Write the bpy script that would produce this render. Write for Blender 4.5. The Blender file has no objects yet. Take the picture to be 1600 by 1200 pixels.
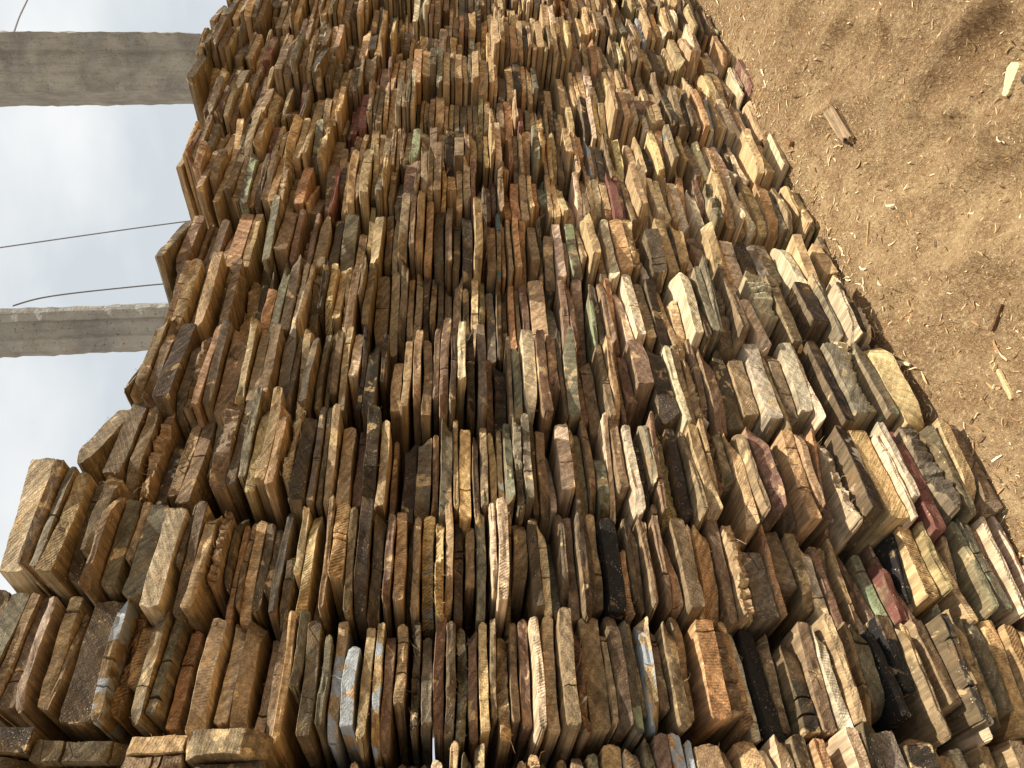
import bpy, math, random
import numpy as np
from mathutils import Vector, Matrix

R = math.radians
rng = np.random.default_rng(7)
random.seed(7)
scene = bpy.context.scene
COL = scene.collection

# ------------------------------------------------------------------ camera
FPX, PW, PH = 1164.0, 1600.0, 1200.0        # focal length in photo pixels, photo size
CAM_H, CAM_D = 1.35, 1.557                  # eye height, distance from the face of the stack
HEAD, PITCH, ROLL = R(42.0), R(4.9), R(1.0) # heading to the right of the stack's normal
fw = Vector((math.sin(HEAD) * math.cos(PITCH), math.cos(HEAD) * math.cos(PITCH), -math.sin(PITCH)))
rt = fw.cross(Vector((0, 0, 1))).normalized()
up = rt.cross(fw).normalized()
rt2 = rt * math.cos(ROLL) + up * math.sin(ROLL)
up2 = up * math.cos(ROLL) - rt * math.sin(ROLL)
CAMP = Vector((0, -CAM_D, CAM_H))
cd = bpy.data.cameras.new('camera')
cam = bpy.data.objects.new('camera', cd)
COL.objects.link(cam)
ax, ay, az = -up2, rt2, -fw                 # the photo lies on its side: up is to the left
cam.matrix_world = Matrix(((ax.x, ay.x, az.x, CAMP.x), (ax.y, ay.y, az.y, CAMP.y),
                           (ax.z, ay.z, az.z, CAMP.z), (0, 0, 0, 1)))
cd.sensor_width = 36.0
cd.sensor_fit = 'HORIZONTAL'
cd.lens = 36.0 * FPX / PW
cd.clip_start, cd.clip_end = 0.02, 2000
scene.camera = cam


def ray(px, py):
    d = ax * (px - PW / 2) + ay * (PH / 2 - py) + fw * FPX
    return d.normalized()


def at_y(px, py, Y=0.0):
    d = ray(px, py)
    return CAMP + d * ((Y + CAM_D) / d.y)


def at_ground(px, py, z=0.0):
    d = ray(px, py)
    return CAMP + d * ((z - CAM_H) / d.z)


# ------------------------------------------------------------------ light
SUN_EL, SUN_AZ = R(61), R(128)              # azimuth from +Y (into the stack) towards +X
sl = bpy.data.lights.new('sun', 'SUN')
sl.energy, sl.angle, sl.color = 3.9, R(0.9), (1.0, 0.95, 0.84)
sun = bpy.data.objects.new('sun', sl)
COL.objects.link(sun)
sdir = Vector((math.sin(SUN_AZ) * math.cos(SUN_EL), math.cos(SUN_AZ) * math.cos(SUN_EL), math.sin(SUN_EL)))
sun.rotation_euler = sdir.to_track_quat('Z', 'Y').to_euler()
sun.location = (0, 0, 20)

world = bpy.data.worlds.new('World')
scene.world = world
world.use_nodes = True
wn, wl = world.node_tree.nodes, world.node_tree.links
wn.clear()
wo = wn.new('ShaderNodeOutputWorld')
bg = wn.new('ShaderNodeBackground')
sky = wn.new('ShaderNodeTexSky')
sky.sky_type = 'NISHITA'
sky.sun_disc = False
sky.sun_elevation = SUN_EL
sky.sun_rotation = SUN_AZ
sky.dust_density = 4.0
sky.air_density = 1.2
tc = wn.new('ShaderNodeTexCoord')
mp = wn.new('ShaderNodeMapping')
mp.inputs['Scale'].default_value = (1.0, 1.0, 2.2)
nz = wn.new('ShaderNodeTexNoise')
nz.inputs['Scale'].default_value = 2.6
nz.inputs['Detail'].default_value = 5
nz.inputs['Roughness'].default_value = 0.5
cr = wn.new('ShaderNodeValToRGB')
cr.color_ramp.elements[0].position, cr.color_ramp.elements[1].position = 0.38, 0.66
cr.color_ramp.elements[0].color = (4.1, 4.4, 4.6, 1)
cr.color_ramp.elements[1].color = (6.0, 6.05, 5.95, 1)
mx = wn.new('ShaderNodeMix')
mx.data_type = 'RGBA'
mx.inputs['Factor'].default_value = 0.94
wl.new(tc.outputs['Generated'], mp.inputs['Vector'])
wl.new(mp.outputs['Vector'], nz.inputs['Vector'])
wl.new(nz.outputs['Fac'], cr.inputs['Fac'])
wl.new(sky.outputs['Color'], mx.inputs['A'])
wl.new(cr.outputs['Color'], mx.inputs['B'])
wl.new(mx.outputs['Result'], bg.inputs['Color'])
bg.inputs['Strength'].default_value = 0.10
wl.new(bg.outputs['Background'], wo.inputs['Surface'])

vs = scene.view_settings
vs.view_transform, vs.look, vs.exposure, vs.gamma = 'Standard', 'None', 0.74, 1.0
vs.use_curve_mapping = False
scene.cycles.max_bounces = 6
scene.cycles.diffuse_bounces = 4
scene.cycles.use_denoising = True


# ------------------------------------------------------------------ node helper
class G:
    def __init__(self, name):
        self.m = bpy.data.materials.new(name)
        self.m.use_nodes = True
        self.n, self.l = self.m.node_tree.nodes, self.m.node_tree.links
        self.n.clear()
        self.out = self.n.new('ShaderNodeOutputMaterial')
        self.b = self.n.new('ShaderNodeBsdfPrincipled')
        self.l.new(self.b.outputs['BSDF'], self.out.inputs['Surface'])

    def put(self, sock, v):
        if v is None:
            return
        if hasattr(v, 'is_output'):
            self.l.new(v, sock)
        elif isinstance(v, (tuple, list)) and len(v) == 3 and sock.type == 'RGBA':
            sock.default_value = (*v, 1)
        else:
            sock.default_value = v

    def attr(self, name, out='Vector'):
        a = self.n.new('ShaderNodeAttribute')
        a.attribute_name = name
        return a.outputs[out]

    def noise(self, vec, scale, detail=4, rough=0.55, dist=0.0):
        a = self.n.new('ShaderNodeTexNoise')
        self.put(a.inputs['Vector'], vec)
        self.put(a.inputs['Scale'], scale)
        a.inputs['Detail'].default_value = detail
        a.inputs['Roughness'].default_value = rough
        a.inputs['Distortion'].default_value = dist
        return a.outputs['Fac']

    def voro(self, vec, scale, feature='F1', rand=1.0):
        a = self.n.new('ShaderNodeTexVoronoi')
        a.feature = feature
        self.put(a.inputs['Vector'], vec)
        a.inputs['Scale'].default_value = scale
        a.inputs['Randomness'].default_value = rand
        return a.outputs['Distance']

    def wave(self, vec, scale, dist, kind='BANDS', direction='X', detail=2, dscale=1.0):
        a = self.n.new('ShaderNodeTexWave')
        a.wave_type = kind
        if kind == 'BANDS':
            a.bands_direction = direction
        else:
            a.rings_direction = direction
        self.put(a.inputs['Vector'], vec)
        a.inputs['Scale'].default_value = scale
        a.inputs['Distortion'].default_value = dist
        a.inputs['Detail'].default_value = detail
        a.inputs['Detail Scale'].default_value = dscale
        return a.outputs['Fac']

    def mapv(self, vec, scale=(1, 1, 1), loc=(0, 0, 0), rot=(0, 0, 0)):
        a = self.n.new('ShaderNodeMapping')
        self.put(a.inputs['Vector'], vec)
        a.inputs['Scale'].default_value = scale
        a.inputs['Location'].default_value = loc
        a.inputs['Rotation'].default_value = rot
        return a.outputs['Vector']

    def vadd(self, a, b):
        v = self.n.new('ShaderNodeVectorMath')
        self.put(v.inputs[0], a)
        self.put(v.inputs[1], b)
        return v.outputs[0]

    def math(self, op, a, b=None, clamp=False):
        v = self.n.new('ShaderNodeMath')
        v.operation = op
        v.use_clamp = clamp
        self.put(v.inputs[0], a)
        if b is not None:
            self.put(v.inputs[1], b)
        return v.outputs[0]

    def ramp(self, fac, lo, hi, a=0.0, b=1.0):
        v = self.n.new('ShaderNodeMapRange')
        v.interpolation_type = 'SMOOTHSTEP'
        self.put(v.inputs['Value'], fac)
        for k, x in (('From Min', lo), ('From Max', hi), ('To Min', a), ('To Max', b)):
            self.put(v.inputs[k], x)
        return v.outputs['Result']

    def mix(self, fac, a, b, mode='MIX'):
        v = self.n.new('ShaderNodeMix')
        v.data_type = 'RGBA'
        v.blend_type = mode
        self.put(v.inputs['Factor'], fac)
        self.put(v.inputs['A'], a)
        self.put(v.inputs['B'], b)
        return v.outputs['Result']

    def sep(self, vec):
        v = self.n.new('ShaderNodeSeparateXYZ')
        self.put(v.inputs[0], vec)
        return v.outputs

    def bump(self, h, strength, dist, normal=None):
        v = self.n.new('ShaderNodeBump')
        self.put(v.inputs['Height'], h)
        v.inputs['Strength'].default_value = strength
        v.inputs['Distance'].default_value = dist
        if normal is not None:
            self.put(v.inputs['Normal'], normal)
        return v.outputs['Normal']

    def done(self, color, rough=0.85, normal=None, spec=0.3):
        self.put(self.b.inputs['Base Color'], color)
        self.put(self.b.inputs['Roughness'], rough)
        self.put(self.b.inputs['Specular IOR Level'], spec)
        if normal is not None:
            self.put(self.b.inputs['Normal'], normal)
        return self.m


def lin(c):
    return tuple(((x / 255) / 12.92 if x / 255 <= 0.04045 else ((x / 255 + 0.055) / 1.055) ** 2.4) for x in c)


# ------------------------------------------------------------------ sawn, weathered wood
def wood_material():
    g = G('weathered_sawn_wood')
    co = g.attr('bco')
    par = g.sep(g.attr('par'))               # seed, saw-mark strength, weathering
    seed, saw, wea = par[0], par[1], par[2]
    cap = g.attr('cap', 'Fac')
    tint = g.attr('tint', 'Color')
    paint = g.attr('paint', 'Color')
    cover = g.attr('paint', 'Alpha')
    cmb = g.n.new('ShaderNodeCombineXYZ')
    for i, k in enumerate((17.3, 7.7, 29.1)):
        g.l.new(g.math('MULTIPLY', seed, k), cmb.inputs[i])
    p = g.vadd(co, cmb.outputs[0])
    # end grain: growth rings, saw marks running across, mottling
    rings = g.wave(g.mapv(p, (1, 0.2, 1), (0, 0, 0), (0, 0.25, 0)), 16, 5.0, 'RINGS', 'Y', 2, 1.4)
    rotv = g.n.new('ShaderNodeVectorRotate')
    rotv.rotation_type = 'Y_AXIS'
    g.put(rotv.inputs['Vector'], g.mapv(p, (1, 0.05, 1)))
    g.put(rotv.inputs['Angle'], g.math('ADD', 0.35, g.math('MULTIPLY', g.math('SINE', g.math('MULTIPLY', seed, 37.0)), 0.55)))
    sawm = g.wave(rotv.outputs[0], 52, 3.2, 'BANDS', 'X', 3, 1.3)
    sawm = g.math('MULTIPLY', sawm, g.ramp(g.noise(p, 30, 3, 0.6), 0.36, 0.60))
    mott = g.noise(p, 15, 5, 0.6, 0.4)
    mott2 = g.noise(g.mapv(p, (1, 1, 1), (3, 5, 1)), 38, 4, 0.65)
    fine = g.noise(p, 260, 3, 0.7)
    rot2 = g.n.new('ShaderNodeVectorRotate')
    rot2.rotation_type = 'Y_AXIS'
    g.put(rot2.inputs['Vector'], g.mapv(p, (1, 0.3, 1)))
    g.put(rot2.inputs['Angle'], g.math('MULTIPLY', g.math('SINE', g.math('MULTIPLY', seed, 53.0)), 1.1))
    strk = g.noise(g.mapv(rot2.outputs[0], (1.0, 1.0, 0.10)), 120, 5, 0.65, 0.25)
    strk2 = g.noise(g.mapv(rot2.outputs[0], (1.0, 1.0, 0.16)), 36, 4, 0.6, 0.3)
    # long grain for the faces and edges
    pl = g.mapv(p, (1.0, 0.045, 1.0))
    grain = g.noise(pl, 120, 4, 0.6)
    grain2 = g.noise(g.mapv(p, (1.0, 0.12, 1.0)), 26, 4, 0.6, 0.3)
    # --- colour
    v_end = g.math('MULTIPLY', g.math('MULTIPLY', g.ramp(rings, 0.1, 0.9, 0.88, 1.08), g.ramp(mott, 0.28, 0.72, 0.86, 1.12)), g.math('MULTIPLY', g.ramp(strk, 0.3, 0.7, 0.66, 1.26), g.ramp(strk2, 0.3, 0.7, 0.76, 1.18)))
    sawf = g.math('MULTIPLY', saw, g.ramp(sawm, 0.12, 0.62, 0.10, -0.36))
    v_end = g.math('ADD', v_end, sawf)
    v_end = g.math('MULTIPLY', v_end, g.math('MULTIPLY', g.ramp(fine, 0.3, 0.7, 0.72, 1.26), g.ramp(g.noise(g.mapv(p, (1, 1, 1), (6, 1, 2)), 90, 4, 0.7), 0.3, 0.7, 0.78, 1.2)))
    v_side = g.math('MULTIPLY', g.ramp(grain, 0.3, 0.7, 0.62, 1.28), g.ramp(grain2, 0.25, 0.75, 0.66, 1.25))
    f = g.n.new('ShaderNodeMix')
    g.put(f.inputs['Factor'], cap)
    g.l.new(v_side, f.inputs['A'])
    g.l.new(v_end, f.inputs['B'])
    val = f.outputs['Result']
    cv = g.n.new('ShaderNodeCombineXYZ')
    for i in range(3):
        g.l.new(val, cv.inputs[i])
    side_tint = g.mix(0.35, tint, lin((170, 143, 104)))
    base = g.mix(cap, side_tint, tint)
    base = g.mix(1.0, base, cv.outputs[0], 'MULTIPLY')
    # fresh wood showing where the face was scraped, and broad handling dirt
    sc_n = g.math('ADD', g.math('MULTIPLY', g.noise(g.mapv(p, (1, 0.5, 1), (7, 3, 11)), 15, 4, 0.6, 0.6), 0.72), g.math('MULTIPLY', strk2, 0.28))
    fresh = g.math('MULTIPLY', g.ramp(sc_n, 0.585, 0.615), 0.62)
    base = g.mix(fresh, base, g.mix(1.0, lin((226, 194, 142)), cv.outputs[0], 'MULTIPLY'))
    dirt = g.math('MULTIPLY', g.ramp(sc_n, 0.47, 0.40), g.math('ADD', 0.14, g.math('MULTIPLY', wea, 0.46)))
    base = g.mix(dirt, base, lin((58, 44, 28)))
    # weathered grey-brown stain and dark damp blotches
    st = g.math('MULTIPLY', g.ramp(g.math('ADD', g.math('MULTIPLY', mott2, 0.4), g.math('MULTIPLY', strk2, 0.6)), 0.46, 0.66), g.math('MULTIPLY', wea, 0.75))
    base = g.mix(st, base, lin((96, 82, 58)))
    dk = g.ramp(g.noise(g.mapv(p, (1, 0.5, 1), (9, 2, 4)), 22, 5, 0.62, 0.6), 0.60, 0.72)
    base = g.mix(g.math('MULTIPLY', dk, g.math('MULTIPLY', wea, 0.8)), base, lin((52, 42, 32)))
    warm = g.ramp(g.noise(g.mapv(p, (1, 0.4, 1), (4, 8, 1)), 12, 3, 0.5), 0.56, 0.72)
    base = g.mix(g.math('MULTIPLY', warm, 0.2), base, lin((184, 142, 90)))
    # old paint in worn patches
    pn = g.math('ADD', g.math('ADD', g.math('MULTIPLY', g.noise(p, 13, 2, 0.5, 0.4), 0.72), g.math('MULTIPLY', strk2, 0.26)), g.math('MULTIPLY', strk, 0.10))
    thr = g.math('SUBTRACT', 0.90, g.math('MULTIPLY', cover, 0.60))
    pm = g.ramp(pn, thr, g.math('ADD', thr, 0.035))
    pm = g.math('MULTIPLY', pm, g.math('GREATER_THAN', cover, 0.01))
    pcol = g.mix(1.0, paint, g.mix(0.5, cv.outputs[0], (1, 1, 1)), 'MULTIPLY')
    base = g.mix(pm, base, pcol)
    # checks (thin drying cracks) on the ends
    ck = g.voro(g.mapv(p, (1.0, 0.3, 0.55), (0, 0, 0), (0, 0.35, 0)), 17, 'DISTANCE_TO_EDGE')
    ckm = g.math('MULTIPLY', g.ramp(ck, 0.006, 0.016, 1.0, 0.0), g.ramp(g.noise(p, 9, 2), 0.60, 0.66))
    ckm = g.math('MULTIPLY', ckm, cap)
    base = g.mix(g.math('MULTIPLY', ckm, 0.6), base, lin((40, 31, 22)))
    # pale flecks of sawdust and torn fibre
    fl = g.voro(g.mapv(p, (1.0, 0.6, 2.6), (0, 0, 0), (0, 0.9, 0)), 95)
    flm = g.math('MULTIPLY', g.ramp(fl, 0.10, 0.20, 1.0, 0.0), g.ramp(g.noise(p, 20, 3), 0.50, 0.62))
    base = g.mix(g.math('MULTIPLY', flm, 0.75), base, lin((232, 208, 165)))
    fl2 = g.voro(g.mapv(p, (2.2, 0.6, 1.0), (5, 1, 2), (0, 0.4, 0)), 150)
    base = g.mix(g.math('MULTIPLY', g.math('MULTIPLY', g.ramp(fl2, 0.10, 0.22, 1.0, 0.0), g.ramp(g.noise(p, 33, 3), 0.50, 0.60)), 0.55), base, lin((220, 194, 150)))
    # --- relief
    h_end = g.math('ADD', g.math('ADD', g.math('MULTIPLY', mott2, 0.25), g.math('MULTIPLY', strk, 0.9)), g.math('MULTIPLY', fine, 0.6))
    h_end = g.math('ADD', h_end, g.math('MULTIPLY', g.math('MULTIPLY', sawm, saw), 0.45))
    h_end = g.math('SUBTRACT', h_end, g.math('MULTIPLY', ckm, 1.6))
    h_side = g.math('MULTIPLY', g.math('ADD', grain, grain2), 0.35)
    fh = g.n.new('ShaderNodeMix')
    g.put(fh.inputs['Factor'], cap)
    g.l.new(h_side, fh.inputs['A'])
    g.l.new(h_end, fh.inputs['B'])
    nrm = g.bump(fh.outputs['Result'], 0.75, 0.006)
    return g.done(base, g.ramp(mott2, 0.3, 0.7, 0.62, 0.95), nrm, 0.25)


WOOD = wood_material()


def ground_material():
    g = G('sawdust_strewn_earth')
    tcn = g.n.new('ShaderNodeTexCoord')
    p = tcn.outputs['Object']
    n1 = g.noise(p, 1.6, 5, 0.55, 0.3)
    n2 = g.noise(p, 9, 6, 0.62, 0.4)
    n3 = g.noise(p, 70, 5, 0.7)
    n4 = g.noise(g.mapv(p, (1, 1, 1), (2, 7, 0)), 240, 3, 0.7)
    c = g.mix(g.ramp(n1, 0.35, 0.68), lin((154, 126, 92)), lin((190, 160, 119)))
    c = g.mix(g.ramp(n2, 0.34, 0.70), g.mix(0.65, c, lin((128, 96, 64))), c)
    c = g.mix(g.math('MULTIPLY', g.ramp(n3, 0.50, 0.70), 0.6), c, lin((222, 192, 146)))
    c = g.mix(g.math('MULTIPLY', g.ramp(n3, 0.46, 0.32), 0.65), c, lin((104, 76, 50)))
    c = g.mix(g.math('MULTIPLY', g.ramp(n4, 0.56, 0.72), 0.7), c, lin((232, 206, 162)))
    c = g.mix(g.math('MULTIPLY', g.ramp(n4, 0.42, 0.30), 0.6), c, lin((92, 66, 44)))
    h = g.math('ADD', g.math('MULTIPLY', n2, 1.5), g.math('ADD', g.math('MULTIPLY', n3, 0.7), g.math('MULTIPLY', n4, 0.25)))
    return g.done(c, 0.95, g.bump(h, 0.9, 0.03), 0.1)


def chip_material():
    g = G('pale_wood_shavings')
    t = g.attr('tint', 'Color')
    tcn = g.n.new('ShaderNodeTexCoord')
    n = g.noise(g.mapv(tcn.outputs['Object'], (1, 1, 1)), 180, 3, 0.6)
    cv = g.ramp(n, 0.3, 0.7, 0.75, 1.15)
    k = g.n.new('ShaderNodeCombineXYZ')
    for i in range(3):
        g.l.new(cv, k.inputs[i])
    return g.done(g.mix(1.0, t, k.outputs[0], 'MULTIPLY'), 0.8, None, 0.2)


def concrete_material():
    g = G('rough_board_marked_concrete')
    tcn = g.n.new('ShaderNodeTexCoord')
    p = tcn.outputs['Object']
    n1 = g.noise(p, 5, 6, 0.6, 0.3)
    n2 = g.noise(g.mapv(p, (6, 6, 0.7)), 7, 4, 0.6)
    n3 = g.noise(p, 60, 5, 0.7)
    c = g.mix(g.ramp(n1, 0.3, 0.7), lin((142, 143, 140)), lin((178, 178, 171)))
    c = g.mix(g.math('MULTIPLY', g.ramp(n2, 0.48, 0.68), 0.3), c, lin((118, 114, 106)))
    c = g.mix(g.math('MULTIPLY', g.ramp(n3, 0.58, 0.72), 0.6), c, lin((206, 196, 174)))
    c = g.mix(g.math('MULTIPLY', g.ramp(n3, 0.42, 0.30), 0.6), c, lin((80, 74, 64)))
    pits = g.ramp(g.voro(p, 38), 0.05, 0.14, 1, 0)
    c = g.mix(g.math('MULTIPLY', pits, 0.6), c, lin((70, 66, 58)))
    h = g.math('SUBTRACT', g.math('ADD', n2, g.math('MULTIPLY', n3, 0.6)), g.math('MULTIPLY', pits, 0.6))
    return g.done(c, 0.92, g.bump(h, 0.9, 0.02), 0.2)


def plain_material(name, rgb, rough=0.6, var=0.25, scale=60):
    g = G(name)
    tcn = g.n.new('ShaderNodeTexCoord')
    n = g.noise(tcn.outputs['Object'], scale, 4, 0.6)
    a = tuple(x * (1 - var) for x in lin(rgb))
    b = tuple(min(1, x * (1 + var)) for x in lin(rgb))
    return g.done(g.mix(g.ramp(n, 0.3, 0.7), a, b), rough, g.bump(n, 0.3, 0.004), 0.3)


# ------------------------------------------------------------------ colours read off the planks
WOODS = {'T': (218, 181, 124), 't': (186, 155, 109), 'b': (144, 120, 87), 'd': (100, 84, 62), 'k': (62, 53, 43),
         'g': (126, 116, 91), 'p': (230, 203, 160), 'y': (211, 177, 124), 'r': (138, 107, 83), 'O': (196, 150, 102),
         'w': (206, 184, 148)}
PAINTS = {'R': ((120, 78, 66), 'r'), 'G': ((146, 152, 116), 'g'), 'B': ((86, 112, 114), 'b'), 'S': ((164, 168, 170), 't'),
          'K': ((40, 37, 35), 'b')}
LOOK = {'T': 'bright tan', 't': 'tan', 'b': 'brown', 'd': 'dark brown', 'k': 'blackened', 'g': 'weathered olive grey',
        'p': 'pale cream', 'y': 'yellowish', 'r': 'reddish brown', 'O': 'orange tan', 'w': 'whitish worn', 'R': 'red painted',
        'G': 'pale green painted', 'B': 'teal painted', 'S': 'grey cement smeared', 'K': 'black tar smeared'}


# ------------------------------------------------------------------ plank geometry
class Plank:
    """verts / faces / attributes of one plank; x along the face, y into the stack, z up; origin at the centre of its sawn end."""

    def __init__(self, W, T, L, code, kind='sawn', nu=10, wane=0.0):
        r = rng
        nw = 3
        us = np.concatenate([[-0.5, -0.492, -0.47], np.linspace(-0.5, 0.5, nu + 1)[1:-1], [0.47, 0.492, 0.5]])
        notches = []
        if r.random() < 0.22:
            for q in range(1 + int(r.random() * 1.6)):
                c_, w_ = (r.random() - 0.5) * 0.8, (0.0012 + 0.0022 * r.random()) / W
                notches.append((c_, w_))
                us = np.concatenate([us, [c_ - w_, c_, c_ + w_]])
        us = np.unique(us)
        nu = len(us) - 1
        ws = np.linspace(-0.5, 0.5, nw + 1)
        U, V = np.meshgrid(us, ws, indexing='ij')
        x = U * W
        z = V * T
        # worn, slightly rounded outline
        cx, cz = np.abs(U) * 2, np.abs(V) * 2
        rr = 0.0025 + 0.004 * r.random()
        corner = np.clip((cx - 0.94) / 0.06, 0, 1) ** 2 * (cz > 0.9)
        z = z - np.sign(V) * corner * rr
        x = x - np.sign(U) * (cx > 0.999) * (cz > 0.9) * rr * 0.6
        cup = (r.random() - 0.5) * 0.010
        bow = cup * (U * U * 4 - 0.35)
        ph = r.random(6) * 6.28
        wob = 0.0008 * np.sin(U * 9 + ph[0]) + 0.0005 * np.sin(U * 23 + ph[1])
        z = z + bow + wob * (V > 0) + (0.0008 * np.sin(U * 11 + ph[2])) * (V < 0)
        if wane > 0:                          # bark edge: one long corner rounded away
            s = 1 if r.random() < 0.5 else -1
            t = np.clip((U * s - (0.5 - wane)) / wane, 0, 1)
            z = z * (1 - 0.75 * t ** 1.6) - 0.12 * T * t
        x = x + 0.0015 * np.sin(V * 5 + ph[3])
        # the sawn end: out of square, rough, chipped or torn
        e = (r.normal() * 0.075 * x) + (r.normal() * 0.16 * z)
        e = e + 0.0012 * np.sin(U * 14 + ph[4]) + 0.001 * np.sin(V * 7 + U * 5 + ph[5])
        if kind == 'angled':
            e = e + (0.18 + 0.3 * r.random()) * (x + W / 2) * (1 if r.random() < 0.5 else -1)
            e = e - e.min()
        if kind == 'chipped' or r.random() < 0.25:
            for q in range(1 + int(r.random() * 2)):
                s, s2 = (1 if r.random() < 0.5 else -1), r.choice([-1, 0, 1])
                c = 0.5 - 0.12 - 0.20 * r.random()
                t = np.clip((U * s - c) / (0.5 - c), 0, 1)
                t2 = np.clip(0.5 + V * s2 * 1.4, 0, 1) if s2 else 1.0
                e = e + (0.015 + 0.045 * r.random()) * t ** 1.2 * t2
        if kind == 'torn':
            jag = np.repeat(r.random((nu + 1, 1)) ** 2, nw + 1, axis=1) * 0.7 + r.random((nu + 1, nw + 1)) ** 3 * 0.8
            jag = np.round(np.repeat(np.interp(U[:, :1], np.linspace(-.5, .5, 15), r.random(15)), nw + 1, axis=1) * 4) / 4 * 0.7 + 0.25 * jag
            e = e + 0.034 * jag + 0.014 * np.sin(U * 7 + ph[0]) * np.sin(V * 2 + ph[1])
        for c_, w_ in notches:
            sk = 0.10 * (r.random() - 0.5)
            e = e + (0.014 + 0.016 * r.random()) * (np.abs(U - c_) < w_ * 0.5)
            x = x + sk * V * T * (np.abs(U - c_) < w_ * 1.5)
        e = e + 0.0010 * r.normal(size=e.shape)
        cv = np.stack([x * (1 - 0.0024 / W), e, z * (1 - 0.0022 / T)], -1)
        verts = [cv.reshape(-1, 3)]
        co = [np.stack([x, e * 0 + 0.0, z], -1).reshape(-1, 3)]
        cap_id = np.arange((nu + 1) * (nw + 1)).reshape(nu + 1, nw + 1)
        faces, capf = [], []
        for i in range(nu):
            for j in range(nw):
                faces.append((cap_id[i, j], cap_id[i + 1, j], cap_id[i + 1, j + 1], cap_id[i, j + 1]))
                capf.append(1.0)
        # border of the end, walked counter-clockwise seen from outside
        bd = [(i, 0) for i in range(nu)] + [(nu, j) for j in range(nw)] + [(i, nw) for i in range(nu, 0, -1)] + [(0, j) for j in range(nw, 0, -1)]
        nb = len(bd)
        bi = np.array([b[0] for b in bd])
        bj = np.array([b[1] for b in bd])
        bx, bz, be = x[bi, bj], z[bi, bj], e[bi, bj]
        bx0, bz0 = bx.copy(), bz.copy()
        prev = cap_id[bi, bj]
        off = (nu + 1) * (nw + 1)
        kx, kz = r.normal() * 0.006, r.normal() * 0.004
        for k, l in enumerate((0.0013, 0.012, 0.035, 0.09, 0.20, 0.45, 1.0)):
            ll = l if k < 5 else (l if k < 6 else 1.0) * (L if k == 6 else L * 0.5)
            if k < 5:
                yy = be * (1 - min(1, l / 0.25)) + np.maximum(l, 0) + be * min(1, l / 0.25) * 0.3
                yy = np.maximum(yy, be + 0.002 * (k + 1))
            else:
                yy = np.full(nb, ll)
            n1 = 0.0006 * r.normal(size=nb) if k else 0
            vx = bx + kx * ll + (0.0005 * r.normal(size=nb) if k else 0)
            vz = bz + kz * ll * ll + n1
            verts.append(np.stack([vx, yy, vz], -1))
            co.append(np.stack([bx0, yy, bz0], -1))
            ids = off + np.arange(nb)
            for q in range(nb):
                q2 = (q + 1) % nb
                faces.append((prev[q2], prev[q], ids[q], ids[q2]))
                capf.append(0.7 if k == 0 else 0.0)
            prev = ids
            off += nb
        faces.append(tuple(int(v) for v in prev[::-1]))
        capf.append(0.0)
        us_ = us * W
        # torn fibres and a fuzz of short ones along the sawn edges
        nf = {'torn': int(10 + 16 * r.random()), 'sawn': int(r.random() * 2.2) if r.random() < 0.35 else 0}.get(kind, int(r.random() * 3))
        nfuzz = int(6 + 10 * r.random())
        for q in range(nf + nfuzz):
            u0 = (r.random() - 0.5) * W * 0.98
            z0 = (0.5 if r.random() < 0.5 else -0.5) * T * (0.9 if kind != 'torn' else 2 * r.random())
            z0 = max(-T / 2, min(T / 2, z0))
            e0 = float(np.interp(u0, us_, e[:, 1]))
            ln = (0.012 + 0.03 * r.random() ** 2) * (1.3 if kind == 'torn' else 1)
            if q >= nf:
                ln = 0.003 + 0.007 * r.random()
                z0 = (0.5 if r.random() < 0.5 else -0.5) * T * 0.96
            dv = np.array([r.normal() * 0.7, -0.7, r.normal() * 0.5])
            dv /= np.linalg.norm(dv)
            wd = (0.0005 + 0.0010 * r.random()) * (0.6 if q >= nf else 1)
            pts = [np.array([u0, e0 + 0.004, z0])]
            for s in range(3):
                dv = dv + r.normal(size=3) * 0.45
                dv /= np.linalg.norm(dv)
                pts.append(pts[-1] + dv * ln / 3)
            loc = []
            for s, pt in enumerate(pts):
                w_ = wd * (1 - s / 3.3)
                loc += [pt + np.array([w_, 0, 0]), pt + np.array([-w_ * .5, 0, w_ * .87]), pt + np.array([-w_ * .5, 0, -w_ * .87])]
            verts.append(np.array(loc))
            co.append(np.array(loc) * 0 + np.array([u0, 0, z0]))
            for s in range(3):
                for a_ in range(3):
                    b_ = (a_ + 1) % 3
                    faces.append((off + s * 3 + a_, off + s * 3 + b_, off + s * 3 + 3 + b_, off + s * 3 + 3 + a_))
                    capf.append(0.5)
            off += len(loc)
        self.v = np.concatenate(verts)
        self.co = np.concatenate(co)
        self.f, self.cap = faces, capf
        n = len(self.v)
        if code in PAINTS:
            pc, wc = PAINTS[code]
            cov = (0.56 if code == 'R' else 0.42) + 0.24 * r.random()
            if code == 'S':
                cov = 0.60 + 0.18 * r.random()
            if code == 'B':
                cov = 0.38 + 0.12 * r.random()
            if code == 'K':
                cov = 0.70 + 0.2 * r.random()
        else:
            wc, pc, cov = code, (0, 0, 0), 0.0
            if r.random() < 0.05:
                pc, cov = (200, 195, 180), 0.40 + 0.1 * r.random()
        base = np.array(lin(WOODS[wc])) * np.array((0.98, 1.0, 1.09))
        j = 1 + r.normal() * 0.09
        base = np.clip(base * j * (1 + r.normal(size=3) * 0.035), 0.015, 0.85)
        self.tint = np.tile(np.append(base, 1.0), (n, 1))
        self.paint = np.tile(np.array([*lin(pc), cov]), (n, 1))
        sawn = {'T': 0.8, 'O': 0.7, 'p': 0.6, 'y': 0.5, 't': 0.4}.get(code, 0.2) * (0.3 + r.random())
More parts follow.
